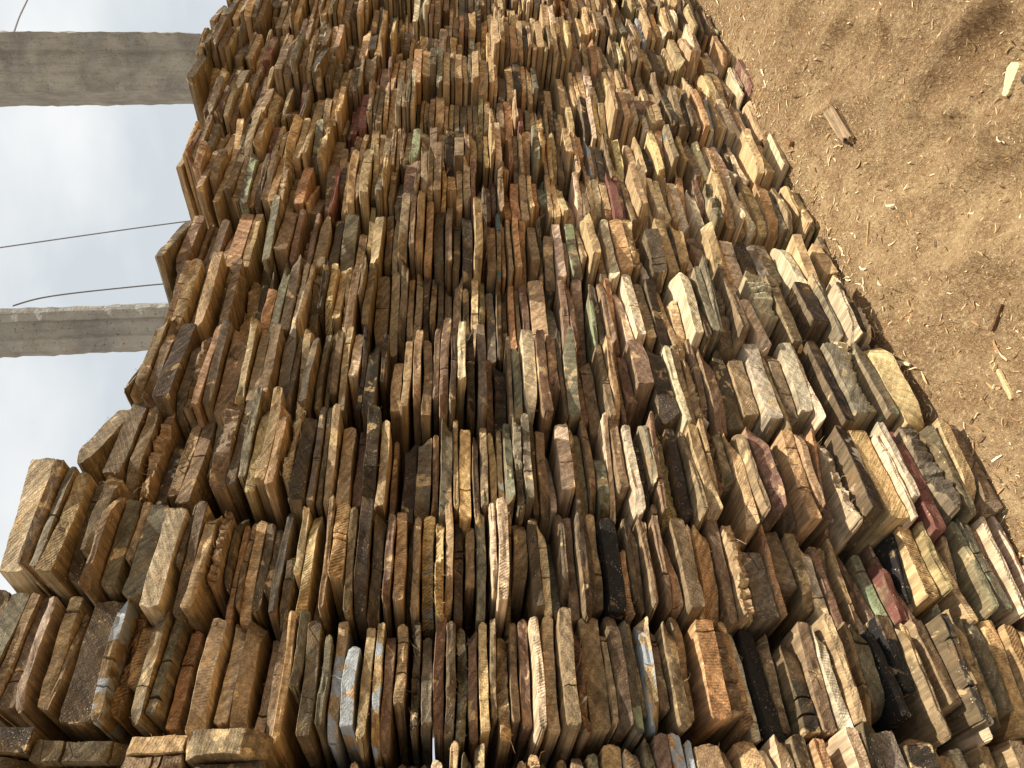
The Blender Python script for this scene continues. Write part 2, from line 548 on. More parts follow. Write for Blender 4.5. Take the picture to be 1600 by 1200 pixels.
        wea = {'T': 0.15, 'O': 0.2, 'p': 0.15, 'y': 0.25, 't': 0.45, 'w': 0.4, 'g': 0.7, 'd': 0.8, 'k': 0.8, 'b': 0.65}.get(code, 0.5)
        self.par = np.tile(np.array([r.random() * 10, min(1, sawn), wea]), (n, 1))

    def place(self, x, y, z, yaw=0.0, roll=0.0, pitch=0.0):
        M = np.array(Matrix.Rotation(yaw, 3, 'Z') @ Matrix.Rotation(roll, 3, 'Y') @ Matrix.Rotation(pitch, 3, 'X'))
        self.M = M
        self.t = np.array([x, y, z])
        return self

    def world(self):
        return self.v @ self.M.T + self.t


def to_mesh(name, planks, local=False):
    V, F, CO, TI, PA, PR, CAP = [], [], [], [], [], [], []
    off = 0
    for p in planks:
        V.append(p.v if local else p.world())
        F += [tuple(int(i) + off for i in f) for f in p.f]
        CO.append(p.co)
        TI.append(p.tint)
        PA.append(p.paint)
        PR.append(p.par)
        CAP += p.cap
        off += len(p.v)
    me = bpy.data.meshes.new(name)
    me.from_pydata(np.concatenate(V).tolist(), [], F)
    for nm, typ, arr, dom in (('bco', 'FLOAT_VECTOR', np.concatenate(CO), 'POINT'), ('par', 'FLOAT_VECTOR', np.concatenate(PR), 'POINT'),
                              ('tint', 'FLOAT_COLOR', np.concatenate(TI), 'POINT'), ('paint', 'FLOAT_COLOR', np.concatenate(PA), 'POINT'),
                              ('cap', 'FLOAT', np.array(CAP), 'FACE')):
        a = me.attributes.new(nm, typ, dom)
        key = {'FLOAT_VECTOR': 'vector', 'FLOAT_COLOR': 'color', 'FLOAT': 'value'}[typ]
        a.data.foreach_set(key, arr.astype(np.float32).ravel())
    me.polygons.foreach_set('use_smooth', [True] * len(F))
    me.materials.append(WOOD)
    me.update()
    me.set_sharp_from_angle(angle=R(32))
    return me


def tag(o, label=None, cat=None, group=None, kind=None):
    for k, v in (('label', label), ('category', cat), ('group', group), ('kind', kind)):
        if v:
            o[k] = v
    return o


# ------------------------------------------------------------------ the stack: columns of planks read along their middle lines
# each column: (row of its middle line at photo x=700, slope of that row, "left,right,look" along it from the top of the column down)
C1 = """-70,-40,b -38,-2,g 0,17,t 17,42,b 45,60,w 73,93,p 94,104,b 120,164,d 165,182,S 182,197,O 197,220,O 222,243,b 245,262,g 265,285,O 290,310,t 310,335,p 340,362,p
363,390,t 400,419,t 420,438,b 441,454,y 458,474,g 475,497,g 503,516,g 518,537,S 538,560,S 565,582,t 584,598,S 598,615,r 617,635,t 642,656,d
658,676,g 677,695,r 696,712,d 714,730,g 731,747,r 748,764,T 766,776,b 777,796,t 797,811,b 812,829,r 830,844,p 848,868,y 870,892,b 896,910,r 911,944,b
945,952,t 953,972,d 975,990,G 990,1000,t 1001,1018,S 1019,1037,b 1038,1058,b 1060,1076,b 1090,1122,O 1124,1150,b 1150,1164,O 1164,1180,p 1182,1210,K
1212,1228,b 1232,1258,k 1259,1280,b 1281,1297,p 1300,1313,t 1314,1333,p 1335,1347,b 1348,1376,g 1377,1396,K 1403,1426,K 1427,1437,b 1438,1450,y
1451,1473,b 1474,1487,k 1488,1496,p 1497,1508,b 1509,1523,t 1524,1535,g 1536,1556,g 1560,1580,O 1581,1600,O 1602,1620,t 1622,1640,b"""
C2 = """35,72,p 75,90,b 92,106,g 107,128,y 146,166,b 168,180,b 182,205,g 206,219,y 221,250,g 251,280,p 281,291,d 292,309,d 310,328,t 333,348,t 350,360,d
361,370,t 371,379,t 380,399,T 400,416,d 417,431,d 432,446,k 447,462,d 464,476,p 477,493,T 494,510,b 511,521,t 522,544,T 545,558,b 560,580,k
582,600,d 603,616,r 617,635,T 636,643,g 644,657,t 658,678,T 680,694,T 695,708,t 709,724,k 727,743,t 744,759,g 766,773,p 775,792,p 793,800,t 801,824,b
826,841,d 842,857,p 858,874,g 876,880,d 881,897,r 898,911,d 912,924,d 925,941,t 942,968,K 969,980,O 981,990,d 991,1003,b 1004,1014,b 1015,1026,y
1027,1038,r 1040,1054,O 1055,1080,b 1081,1091,p 1092,1119,O 1121,1138,b 1140,1157,t 1158,1168,p 1170,1207,g 1209,1218,O 1220,1250,b 1252,1270,b
1271,1288,w 1290,1303,r 1305,1322,b 1323,1332,t 1333,1348,p 1350,1364,r 1366,1382,G 1384,1399,R 1400,1409,r 1410,1420,K 1421,1445,T 1446,1457,t
1458,1468,p 1472,1486,y 1487,1498,y 1500,1510,g 1511,1526,G 1527,1532,r 1533,1542,p 1543,1557,R 1558,1565,p 1566,1580,r 1581,1596,p 1597,1612,t"""
C3 = """128,160,b 188,212,b 214,231,b 235,250,t 253,272,k 275,293,t 294,315,b 316,343,g 346,370,b 386,400,g 402,418,t 418,434,t 436,450,t 455,467,p 468,490,k
493,504,g 505,514,g 515,529,t 532,552,t 554,570,r 572,592,k 594,609,t 612,621,r 629,650,k 650,674,g 675,686,O 688,707,g 708,716,t 717,736,T 738,748,d
749,762,b 763,775,t 776,786,t 787,800,g 801,813,g 814,827,g 828,838,d 839,855,b 858,870,w 872,894,p 895,902,b 903,916,b 917,929,b 930,948,g
949,959,p 960,975,b 977,991,w 992,1006,k 1007,1013,g 1014,1023,r 1024,1049,T 1050,1067,k 1070,1079,b 1080,1098,t 1099,1107,t 1108,1124,r 1126,1140,b 1142,1158,y
1159,1168,b 1169,1176,y 1177,1200,r 1201,1211,p 1213,1228,d 1230,1250,O 1251,1263,t 1264,1280,d 1281,1289,O 1290,1304,w 1305,1312,b 1313,1336,k
1338,1369,y 1370,1378,p 1379,1391,w 1392,1411,R 1412,1441,g 1442,1453,d 1454,1473,y 1476,1514,r 1515,1528,G 1530,1563,y 1564,1574,t"""
C4 = """222,230,g 231,246,b 248,263,b 265,288,k 290,306,d 307,321,b 323,336,O 337,352,d 354,381,b 384,397,t 399,416,t 418,434,b 436,456,g 457,466,d 468,482,t 484,497,d
499,509,g 510,519,b 520,532,b 534,546,t 547,563,p 564,572,k 573,591,k 594,604,k 612,629,t 630,643,t 646,659,t 661,676,b 677,687,b 688,702,r
703,713,d 714,727,p 728,741,k 745,759,g 760,773,r 774,793,k 794,800,b 801,814,g 815,836,p 838,854,r 855,871,b 872,879,d 880,899,g 899,912,r
914,935,b 937,948,B 949,960,t 961,969,r 970,987,r 988,1014,r 1017,1044,k 1045,1056,p 1057,1070,b 1071,1083,t 1084,1088,p 1089,1101,b 1102,1122,b
1124,1149,d 1150,1174,t 1176,1200,w 1201,1209,t 1210,1228,b 1229,1249,w 1250,1255,p 1256,1273,k 1275,1293,k 1295,1318,g 1319,1339,p 1340,1358,G
1360,1391,y 1393,1412,O 1413,1418,B 1419,1432,b 1433,1466,p 1467,1476,b"""
C5 = """255,265,g 266,281,t 282,299,t 302,318,B 319,337,t 338,348,d 350,366,b 370,391,T 393,404,k 406,414,g 415,430,O 431,445,g 447,462,d 464,474,w 475,480,p 482,499,b 500,509,k
510,522,T 523,536,T 537,546,t 548,561,b 562,569,b 570,582,b 583,605,b 607,622,t 624,636,b 637,647,b 648,660,b 661,671,k 672,682,B 683,693,d
694,707,b 709,723,b 724,735,d 737,749,T 750,760,b 762,776,g 777,786,d 787,796,d 797,808,O 809,817,b 818,830,r 832,857,t 858,876,g 878,890,r
891,901,r 902,920,b 922,930,G 931,942,d 943,954,r 955,966,O 968,980,p 981,997,p 1000,1015,b 1017,1034,k 1035,1045,t 1046,1060,y 1061,1077,p
1078,1087,k 1088,1100,g 1101,1105,G 1106,1127,b 1128,1140,b 1141,1154,t 1155,1172,p 1174,1206,w 1208,1226,b 1228,1242,y 1243,1251,G 1252,1280,k
1281,1288,g 1289,1299,p 1300,1312,k 1313,1323,p 1324,1346,b 1348,1364,t 1366,1384,b 1386,1408,y 1410,1418,b"""
C6 = """264,278,g 281,300,r 302,311,r 312,325,b 327,342,r 344,358,t 360,384,O 385,399,t 401,418,b 420,434,g 436,457,b 459,469,r 471,482,p 484,493,r 495,513,b 516,530,k
532,555,g 558,571,b 572,582,y 584,599,t 601,613,b 614,624,t 626,640,b 641,650,b 651,663,t 665,677,O 678,694,d 696,707,b 709,720,d 722,738,k 740,753,t
754,759,d 760,774,b 775,783,B 784,791,O 792,800,t 802,813,O 815,826,O 828,843,B 844,850,d 851,867,B 868,882,p 883,888,b 889,905,G 906,915,t 916,930,t
931,942,b 944,958,p 960,981,O 982,995,y 997,1007,w 1008,1030,d 1031,1050,t 1051,1059,k 1060,1078,y 1080,1092,p 1093,1108,b 1109,1125,t 1126,1140,T
1141,1165,p 1166,1183,k 1185,1200,g 1202,1224,g 1226,1240,p 1242,1258,y 1260,1278,g 1280,1300,y 1302,1312,b"""
# far columns: a few tell-tale painted or pale planks, "x,y,look" in the photo
SPOTS = """390,268,G 386,330,G 590,255,G 420,100,R 455,130,R 466,130,R 540,205,R 552,215,R 562,205,R 576,195,R 415,225,R 466,172,R 590,102,R 612,112,R 680,160,B 682,20,B
487,172,G 493,205,G 645,236,G 530,95,G 750,285,R 770,292,R 545,4,B 728,22,R 960,300,R 976,286,R 818,172,R 905,240,O 1060,205,B 1050,192,B 1092,152,O 1080,290,O 1100,55,p
965,62,p 848,168,k 912,162,k 1135,185,p 1120,180,p 1105,175,p 1090,180,O 350,110,T 330,95,T 560,60,T 575,60,T 520,120,G 655,130,w 740,60,g 600,20,d 610,40,d 500,80,d 585,60,k 580,55,k
700,90,t 712,95,t 1150,125,p 1040,110,y 1055,110,y 1070,115,y 870,110,g 880,40,p 925,35,y 905,40,y 815,50,y 1150,260,p 1165,265,p 1130,250,p 1240,330,y 1265,335,y 1060,340,p"""

LISTED = [('second', ((-60, 986), (100, 1010), (300, 1040), (600, 1066), (1000, 1050), (1400, 1050)), C1),
          ('third', ((50, 808), (150, 845), (300, 876), (650, 884), (1000, 884), (1500, 908)), C2),
          ('fourth', ((130, 640), (188, 660), (250, 690), (600, 730), (1000, 738), (1450, 764)), C3),
          ('fifth', ((225, 556), (300, 572), (600, 585), (1000, 600), (1400, 622)), C4),
          ('sixth', ((260, 456), (650, 461), (1200, 494), (1400, 510)), C5),
          ('seventh', ((300, 364), (650, 362), (1100, 392), (1300, 412)), C6)]
WID = (0.235, 0.245, 0.275, 0.30, 0.312, 0.30)
LEN = 0.85


def proj(p):
    d = Vector(p) - CAMP
    z = d.dot(fw)
    return (PW / 2 + FPX * d.dot(ax) / z, PH / 2 - FPX * d.dot(ay) / z, z)


boards = []                                  # dict(plank, column, code, area)


def random_kind(code):
    q = rng.random()
    if code in 'Kk':
        return 'sawn' if q < 0.6 else 'chipped'
    return 'sawn' if q < 0.64 else 'chipped' if q < 0.84 else 'angled' if q < 0.95 else 'torn'


def column_protrusions(n):
    """flush runs broken by planks that stick out or sit back"""
    out, cur, k = [], 0.0, 0
    while len(out) < n:
        run = int(1 + rng.exponential(1.5))
        cur = 0.5 * cur + rng.normal() * 0.036
        cur = max(-0.075, min(0.075, cur))
        for q in range(run):
            out.append(cur + rng.normal() * 0.006)
    return out[:n]


def add_board(X, Y, Z, W, T, code, col, kind=None, **rot):
    wane = 0.28 if (T > 0.03 and rng.random() < 0.10) else 0.0
    kd = kind or random_kind(code)
    p = Plank(W, T, LEN + rng.normal() * 0.05, code, kd, 46 if kd == 'torn' else 10, wane)
    p.place(X, Y, Z, rot.get('yaw', rng.normal() * 0.030), rot.get('roll', rng.normal() * 0.010), rot.get('pitch', rng.normal() * 0.006))
    k_ = 0.42 * min(1.0, max(0.0, (Z - 1.15) / 1.1)) * (0.5 + rng.random())  # weathered greyer with height; shade on the upper planks is painted in too
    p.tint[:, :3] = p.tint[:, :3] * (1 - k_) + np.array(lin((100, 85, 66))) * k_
    a = proj((X - W / 2, Y, Z))
    b = proj((X + W / 2, Y, Z))
    c = proj((X, Y, Z - T / 2))
    d = proj((X, Y, Z + T / 2))
    area = abs(a[1] - b[1]) * math.hypot(c[0] - d[0], c[1] - d[1])
    vis = -20 < a[0] < PW + 20 and (-20 < a[1] < PH + 20 or -20 < b[1] < PH + 20)
    boards.append(dict(p=p, col=col, code=code, kind=kd, T=T, W=W, z=Z, area=area if vis else 0.0, pos=(X, Y, Z)))


FAR_MIX = 'tttttttbbbbbggpyTTdrOk'
PITCH_X = 0.305
colx = {}
for ci, (name, line, data) in enumerate(LISTED):
    mid = lambda q: float(np.interp(q, [t[0] for t in line], [t[1] for t in line]))
    items = []
    for tok in data.split():
        a, b, c = tok.split(',')
        items.append((float(a), float(b), c))
    spans = []
    for a, b, c in items:
        pa, pb = at_y(a, mid(a)), at_y(b, mid(b))
        spans.append([(pa.x + pb.x) / 2, pb.z, pa.z, c])
    spans.sort(key=lambda q: q[1])
    colx[ci] = float(np.mean([q[0] for q in spans]))
    # fill down to the ground and any wide gap
    full, zc = [], 0.0
    for q in spans:
        if q[1] < 0.0:
            if q[2] < 0.015:
                continue
            q[1] = 0.0
        while q[1] - zc > 0.020:
            t = min(q[1] - zc, 0.034)
            if q[1] - zc - t < 0.012:
                t = q[1] - zc
            full.append([q[0], zc, zc + t, 'd' if zc > 0.3 else 'b', True])
            zc += t
        q[1] = max(q[1], zc) if q[1] < zc else q[1]
        full.append(q + [False])
        zc = q[2]
    prot = column_protrusions(len(full))
    for (X, z0, z1, c, filler), pr in zip(full, prot):
        T = max(0.012, (z1 - z0) - 0.0025)
        W = WID[ci] + rng.normal() * 0.012
        dx = rng.normal() * 0.012
        if rng.random() < 0.20:
            f_ = 0.62 + 0.28 * rng.random()
            dx += (1 if rng.random() < 0.65 else -1) * W * (1 - f_) / 2
            W *= f_
        Y = -pr + rng.normal() * 0.012 + (0.045 if filler else 0.0)
        zz_ = (z0 + z1) / 2
        if zz_ > full[-1][1] - 0.10:                 # the crest planks of each column lie full width
            W, dx = WID[ci] + 0.01, 0.0
        Y -= (0.08, 0.08, 0.10, 0.08, 0.05, 0.03)[ci] * max(0.0, 1 - zz_ / 0.45)      # the foot of the stack spreads a little
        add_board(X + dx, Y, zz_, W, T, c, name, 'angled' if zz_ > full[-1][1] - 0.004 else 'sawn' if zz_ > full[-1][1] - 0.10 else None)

# far columns, marching away to the right
tops = [(4.9, 2.58), (4.2, 2.55), (3.6, 2.47), (3.0, 2.40), (2.7, 2.35), (2.4, 2.28)]
spots = [(float(t.split(',')[0]), float(t.split(',')[1]), t.split(',')[2]) for t in SPOTS.split()]
ords = ['eighth', 'ninth', 'tenth', 'eleventh', 'twelfth', 'thirteenth', 'fourteenth', 'fifteenth', 'sixteenth', 'seventeenth']
X0 = colx[5]
far = []
for k in range(10):
    Xc = X0 + PITCH_X * (k + 1)
    top = float(np.interp(Xc, [t[0] for t in tops[::-1]], [t[1] for t in tops[::-1]])) + rng.normal() * 0.03
    z, rows = 0.0, []
    while z < top:
        T = min(0.052, max(0.015, 0.0245 + rng.normal() * 0.007))
        rows.append((z, T))
        z += T + 0.002
    prot = column_protrusions(len(rows))
    lean = rng.normal() * 0.012
    for (zz, T), pr in zip(rows, prot):
        zm = zz + T / 2
        code = FAR_MIX[int(rng.random() * len(FAR_MIX))]
        if zm < 1.0 and rng.random() < 0.30:
            code = 'pytTp'[int(rng.random() * 5)]
        if zm > 2.0 and rng.random() < 0.3:
            code = 'bgdr'[int(rng.random() * 4)]
        if rng.random() < 0.012:
            code = 'RGBS'[int(rng.random() * 4)]
        far.append([Xc + lean * zm + rng.normal() * 0.010, -pr, zm, T, code, ords[k]])
pp = np.array([proj((f[0], f[1], f[2]))[:2] for f in far])
for sx, sy, c in spots:
    i = int(np.argmin((pp[:, 0] - sx) ** 2 + ((pp[:, 1] - sy) * 0.6) ** 2))
    far[i][4] = c
for X, Y, Z, T, c, nm in far:
    W = 0.272 + rng.normal() * 0.014
    if rng.random() < 0.22:
        f_ = 0.62 + 0.28 * rng.random()
        X += (1 if rng.random() < 0.65 else -1) * W * (1 - f_) / 2
        W *= f_
    Y += rng.normal() * 0.012
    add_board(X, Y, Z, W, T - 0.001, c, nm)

# the nearest column, cut by the edge of the photo
C0 = """408,424,T 426,446,t 448,462,d 466,486,b 488,506,g 510,528,t 530,548,T 550,570,b 572,588,d 590,610,t 612,630,b 632,650,g 652,668,b 670,690,p 700,716,t 720,738,g 742,760,b 764,780,t 786,806,p 812,830,b 836,852,t 856,872,g 880,900,t 905,925,b 930,948,g 950,984,t 986,1015,p 1018,1034,g 1036,1060,r 1061,1084,S
1086,1098,S 1101,1146,t 1148,1172,p 1174,1208,y 1210,1226,w 1228,1256,p 1258,1284,d 1286,1306,O 1308,1328,t 1330,1354,p 1356,1380,k 1382,1414,g 1416,1458,k
1460,1500,b 1502,1520,t 1522,1546,t 1548,1572,p 1574,1600,t"""
sp = []
for tok in C0.split():
    a, b, c = tok.split(',')
    pa, pb = [at_y(float(v), float(np.interp(float(v), [900, 1050], [1290, 1256]))) for v in (a, b)]
    sp.append([(pa.x + pb.x) / 2, pb.z, pa.z, c])
sp.sort(key=lambda q: q[1])
zc = 0.0
low = []
while zc < sp[0][1] - 0.01:
    t = min(0.034, sp[0][1] - zc)
    low.append([sp[0][0], zc, zc + t, 'tbgp'[int(rng.random() * 4)]])
    zc += t
seq = low + sp
prot = column_protrusions(len(seq))
for (X, z0, z1, c), pr in zip(seq, prot):
    far_top = max(0.0, z0 - 1.25) * 0.25
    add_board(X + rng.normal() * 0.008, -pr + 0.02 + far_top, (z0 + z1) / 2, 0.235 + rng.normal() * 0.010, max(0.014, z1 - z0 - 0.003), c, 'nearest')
C0_TOP, C0_X = seq[-1][2], seq[-1][0]

# ------------------------------------------------------------------ objects out of the planks
boards_sorted = sorted(boards, key=lambda b: -b['area'])
chosen = set(id(b) for b in boards_sorted[:290])


def ordinal(n):
    tens = {2: 'twenty', 3: 'thirty', 4: 'forty', 5: 'fifty', 6: 'sixty', 7: 'seventy', 8: 'eighty', 9: 'ninety'}
    first = ['', 'first', 'second', 'third', 'fourth', 'fifth', 'sixth', 'seventh', 'eighth', 'ninth', 'tenth', 'eleventh', 'twelfth', 'thirteenth',
             'fourteenth', 'fifteenth', 'sixteenth', 'seventeenth', 'eighteenth', 'nineteenth']
    if n < 20:
        return first[n]
    t, u = divmod(n, 10)
    if u == 0:
        return {2: 'twentieth', 3: 'thirtieth', 4: 'fortieth', 5: 'fiftieth', 6: 'sixtieth', 7: 'seventieth', 8: 'eightieth', 9: 'ninetieth'}[t]
    return tens[t] + '-' + first[u]


KINDW = {'sawn': '', 'chipped': 'chipped ', 'angled': 'skew-cut ', 'torn': 'splintered '}
cols = {}
for b in boards:
    cols.setdefault(b['col'], []).append(b)
rest = []
for cname, bl in cols.items():
    bl.sort(key=lambda b: -b['z'])
    for i, b in enumerate(bl):
        if id(b) not in chosen:
            rest.append(b['p'])
            continue
        p = b['p']
        o = bpy.data.objects.new('plank', to_mesh('plank', [p], True))
        o.matrix_world = Matrix.Translation(Vector(p.t)) @ Matrix(p.M.tolist()).to_4x4()
        COL.objects.link(o)
        thick = 'thick ' if b['T'] > 0.044 else 'thin ' if b['T'] < 0.020 else ''
        where = 'the nearest column' if cname == 'nearest' else 'the %s column from the near end' % cname
        n = i + 1
        pos = ('topmost' if n == 1 else '%s down' % ordinal(n)) if n <= 30 or cname == 'nearest' else '%s down' % ordinal(n)
        tag(o, '%s%s%s plank, %s in %s' % (thick, KINDW[b['kind']], LOOK[b['code']], pos, where), 'plank', 'planks stacked in columns')
o = bpy.data.objects.new('plank_stack', to_mesh('plank_stack', rest))
COL.objects.link(o)
tag(o, 'far columns of stacked brown planks receding along the wall of timber', 'planks', kind='stuff')
print('planks', len(boards), 'separate', len(boards) - len(rest))


# ------------------------------------------------------------------ single planks that lie their own way
def lone(name, label, cat, X, Y, Z, W, T, L, code, kind, M, group=None):
    p = Plank(W, T, L, code, kind, 14)
    o = bpy.data.objects.new(name, to_mesh(name, [p], True))
    o.matrix_world = Matrix.Translation(Vector((X, Y, Z))) @ M.to_4x4()
    COL.objects.link(o)
    tag(o, label, cat, group)
    return o


def ground_h(x, y):
    """gentle rolls and scuffs of the yard floor"""
    h = 0.018 * np.sin(x * 1.7 + 0.6 * y + 1.0) + 0.014 * np.sin(y * 2.3 - 0.9 * x) + 0.010 * np.sin(x * 4.1 + 2.0 * y + 0.4)
    h = h + 0.006 * np.sin(x * 9.3 - 4.4 * y + 1.3) * np.sin(y * 7.1 + 0.8) + 0.004 * np.sin(x * 17.0 + 3.1 * y) * np.sin(y * 15.0 - 4 * x)
    h = h + 0.0025 * np.sin(x * 41 + 9 * y) * np.sin(y * 37 - 7 * x)
    near = np.exp(-((y + 0.02) / 0.16) ** 2) * (y < 0.6)
    h = h * np.clip(np.abs(y + 0.02) / 0.5, 0.15, 1) + 0.050 * near * (0.6 + 0.4 * np.sin(x * 5.0))
    return h - 0.012


ON_EDGE = Matrix.Rotation(R(90), 3, 'Y')
edge_planks = []
zrow = C0_TOP + 0.002
WORDS = ['lowest', 'second', 'third', 'fourth', 'topmost']
CODES = [('b', 'd', 'g', 'd'), ('t', 'b', 'd', 'g'), ('d', 'k', 'g', 't'), ('k', 'd', 'b', 'k'), ('d', 'b', 'k', 'd')]
for row, hh in enumerate((0.150, 0.125, 0.165, 0.155, 0.16)):
    x = C0_X + (0.150, 0.158, 0.165, 0.172, 0.176)[row] + 0.004 * rng.normal()
    for q in range(4):
        T = 0.030 + rng.random() * 0.018
        M = Matrix.Rotation(rng.normal() * 0.03, 3, 'Z') @ Matrix.Rotation(R(90) + rng.normal() * 0.012, 3, 'Y')
        hq = hh - 0.02 * rng.random() * (q > 0)
        c = CODES[row][q]
        nm = ['outermost', 'second', 'third', 'innermost'][q]
        lone('plank', '%s %s plank set on its narrow edge, %s row atop the nearest column' % (nm, LOOK[c], WORDS[row]), 'plank',
             x - T / 2, -0.02 + 0.03 * rng.normal() + 0.03 * row, zrow + hq / 2, hq, T, 0.8, c, 'chipped' if q % 2 else 'sawn', M,
             'planks set on edge atop the nearest column')
        x -= T + 0.004
    zrow += hh + 0.004

lone('plank', 'reddish brown plank block set upright between two far columns near its foot', 'plank', *at_y(990, 163, -0.045),
     0.20, 0.065, 0.5, 'r', 'sawn', Matrix.Rotation(R(84), 3, 'Y'))
lone('plank', 'red painted plank standing on edge, wedged low between two columns near the ground', 'plank', *at_y(1368, 690, -0.05),
     0.17, 0.05, 0.5, 'R', 'sawn', Matrix.Rotation(R(10), 3, 'Z') @ Matrix.Rotation(R(76), 3, 'Y'))

# ------------------------------------------------------------------ ground: one sheet, fine near the stack and coarse to the horizon
def graded(lo, hi, step, far_lo, far_hi):
    mid = np.arange(lo, hi + 1e-6, step)
    a, s, left = lo, step, []
    while a > far_lo:
        s *= 1.35
        a -= s
        left.append(a)
    b, s, right = hi, step, []
    while b < far_hi:
        s *= 1.35
        b += s
        right.append(b)
    return np.concatenate([np.array(left[::-1]), mid, np.array(right)])


gx = graded(0.2, 6.5, 0.022, -300, 400)
gy = graded(-2.4, 0.6, 0.022, -300, 400)
XX, YY = np.meshgrid(gx, gy, indexing='ij')
ZZ = ground_h(XX, YY) * np.exp(-np.clip(np.hypot(XX - 3, YY + 1) - 5, 0, None) / 6)


def value_noise(x, y, f, seed):
    r = np.random.default_rng(seed)
    tab = r.random((256, 256))
    xf, yf = x * f, y * f
    xi, yi = np.floor(xf).astype(int), np.floor(yf).astype(int)
    u, v = xf - xi, yf - yi
    u, v = u * u * (3 - 2 * u), v * v * (3 - 2 * v)
    g = lambda a, b: tab[a % 256, b % 256]
    return (g(xi, yi) * (1 - u) + g(xi + 1, yi) * u) * (1 - v) + (g(xi, yi + 1) * (1 - u) + g(xi + 1, yi + 1) * u) * v - 0.5


def rough_h(x, y):
    return 0.052 * value_noise(x, y, 2.6, 1) + 0.030 * value_noise(x + 9, y, 6, 2) + 0.011 * value_noise(x, y + 5, 14, 3) + 0.006 * value_noise(x, y, 33, 4)


DENTS = []
for (px, py, w, dpt, sq) in ((1498, 88, 0.085, 0.045, 1.8), (1340, 90, 0.10, 0.03, 1.6), (1430, 215, 0.09, 0.025, 1.5), (1470, 270, 0.12, 0.028, 1.4),
                             (1290, 110, 0.09, 0.03, 1.5), (1500, 330, 0.10, 0.025, 1.6), (1410, 480, 0.06, 0.03, 1.2), (1330, 40, 0.12, 0.03, 2.0),
                             (1560, 300, 0.11, 0.03, 1.5), (1240, 60, 0.10, 0.02, 1.5)):
    p = at_ground(px, py)
    DENTS.append((p.x, p.y, w, dpt, sq, random.random() * 3.1))


def full_h(x, y):
    near = np.exp(-np.clip(np.hypot(x - 3, y + 1) - 5, 0, None) / 6)
    h = (ground_h(x, y) + rough_h(x, y) * np.clip(np.abs(y) / 0.35, 0.25, 1)) * near
    for dx, dy, w, dp, sq, an in DENTS:
        a = (x - dx) * math.cos(an) + (y - dy) * math.sin(an)
        b = -(x - dx) * math.sin(an) + (y - dy) * math.cos(an)
        r2 = (a / (w * sq)) ** 2 + (b / w) ** 2
        h = h - 1.3 * dp * np.exp(-r2 ** 2 * 1.2) + dp * 0.6 * np.exp(-((np.sqrt(r2) - 1.35) / 0.25) ** 2)
    return h


ZZ = full_h(XX, YY)
ni, nj = XX.shape
idx = np.arange(ni * nj).reshape(ni, nj)
gf = np.stack([idx[:-1, :-1], idx[1:, :-1], idx[1:, 1:], idx[:-1, 1:]], -1).reshape(-1, 4)
gm = bpy.data.meshes.new('ground')
gm.from_pydata(np.stack([XX, YY, ZZ], -1).reshape(-1, 3).tolist(), [], gf.tolist())
gm.polygons.foreach_set('use_smooth', [True] * len(gf))
gm.materials.append(ground_material())
ground = bpy.data.objects.new('ground', gm)
COL.objects.link(ground)
ground['kind'] = 'structure'

# ------------------------------------------------------------------ shavings and chips strewn over the yard (uncountable)
CHIP = chip_material()


def shavings(name, n, seed, lmin, lmax, cols_):
    r = np.random.default_rng(seed)
    V, F, T = [], [], []
    off = 0
    for k in range(n):
        x = 0.5 + 5.6 * r.random() ** 0.9
        y = -2.0 * r.random() ** (1.0 if k % 3 else 3.0) + 0.02
        ln = lmin + (lmax - lmin) * r.random() ** 5
        if k % 40 == 0:                              # larger slivers drop along the foot of the stack
            y = -0.02 - 0.30 * r.random() ** 2
            ln = 0.02 + 0.035 * r.random() ** 2
        wd = 0.0006 + ln * (0.05 + 0.12 * r.random())
        th = 0.0005 + 0.0012 * r.random()
        a, curl, tip = r.random() * 6.28, r.normal() * 0.9, r.normal() * 0.25
        z = float(full_h(np.array(x), np.array(y))) + 0.002 + 0.002 * r.random()
        c = cols_[int(r.random() * len(cols_))]
        c = np.array(lin(c)) * (0.75 + 0.45 * r.random())
        pts, an, px_, py_, pz_ = [], a, 0.0, 0.0, 0.0
        for s in range(4):
            pts.append((px_, py_, pz_, an))
            px_ += math.cos(an) * ln / 3
            py_ += math.sin(an) * ln / 3
            pz_ += tip * ln / 3 * (1 if s < 1 else -0.6)
            an += curl / 3
        for s, (qx, qy, qz, qa) in enumerate(pts):
            w = wd * (0.55, 1.0, 0.9, 0.35)[s] / 2
            sx, sy = -math.sin(qa) * w, math.cos(qa) * w
            for zz in (0.0, th):
                V += [(x + qx + sx, y + qy + sy, z + qz + zz), (x + qx - sx, y + qy - sy, z + qz + zz)]
        for s in range(3):
            o_ = off + s * 4
            F += [(o_ + 2, o_ + 3, o_ + 7, o_ + 6), (o_ + 1, o_, o_ + 4, o_ + 5), (o_, o_ + 2, o_ + 6, o_ + 4), (o_ + 3, o_ + 1, o_ + 5, o_ + 7)]
        F += [(off, off + 1, off + 3, off + 2), (off + 13, off + 12, off + 14, off + 15)]
        T += [(*c, 1)] * 16
        off += 16
    me = bpy.data.meshes.new(name)
    me.from_pydata(V, [], F)
    at = me.attributes.new('tint', 'FLOAT_COLOR', 'POINT')
    at.data.foreach_set('color', np.array(T, dtype=np.float32).ravel())
    me.materials.append(CHIP)
    o = bpy.data.objects.new(name, me)
    COL.objects.link(o)
    return o


tag(shavings('wood_shavings', 26000, 5, 0.003, 0.026, [(232, 204, 158), (214, 180, 130), (190, 150, 102), (240, 220, 180), (168, 128, 86), (120, 90, 60)]),
    'pale wood shavings and sawdust strewn over the brown yard floor', 'wood shavings', kind='stuff')


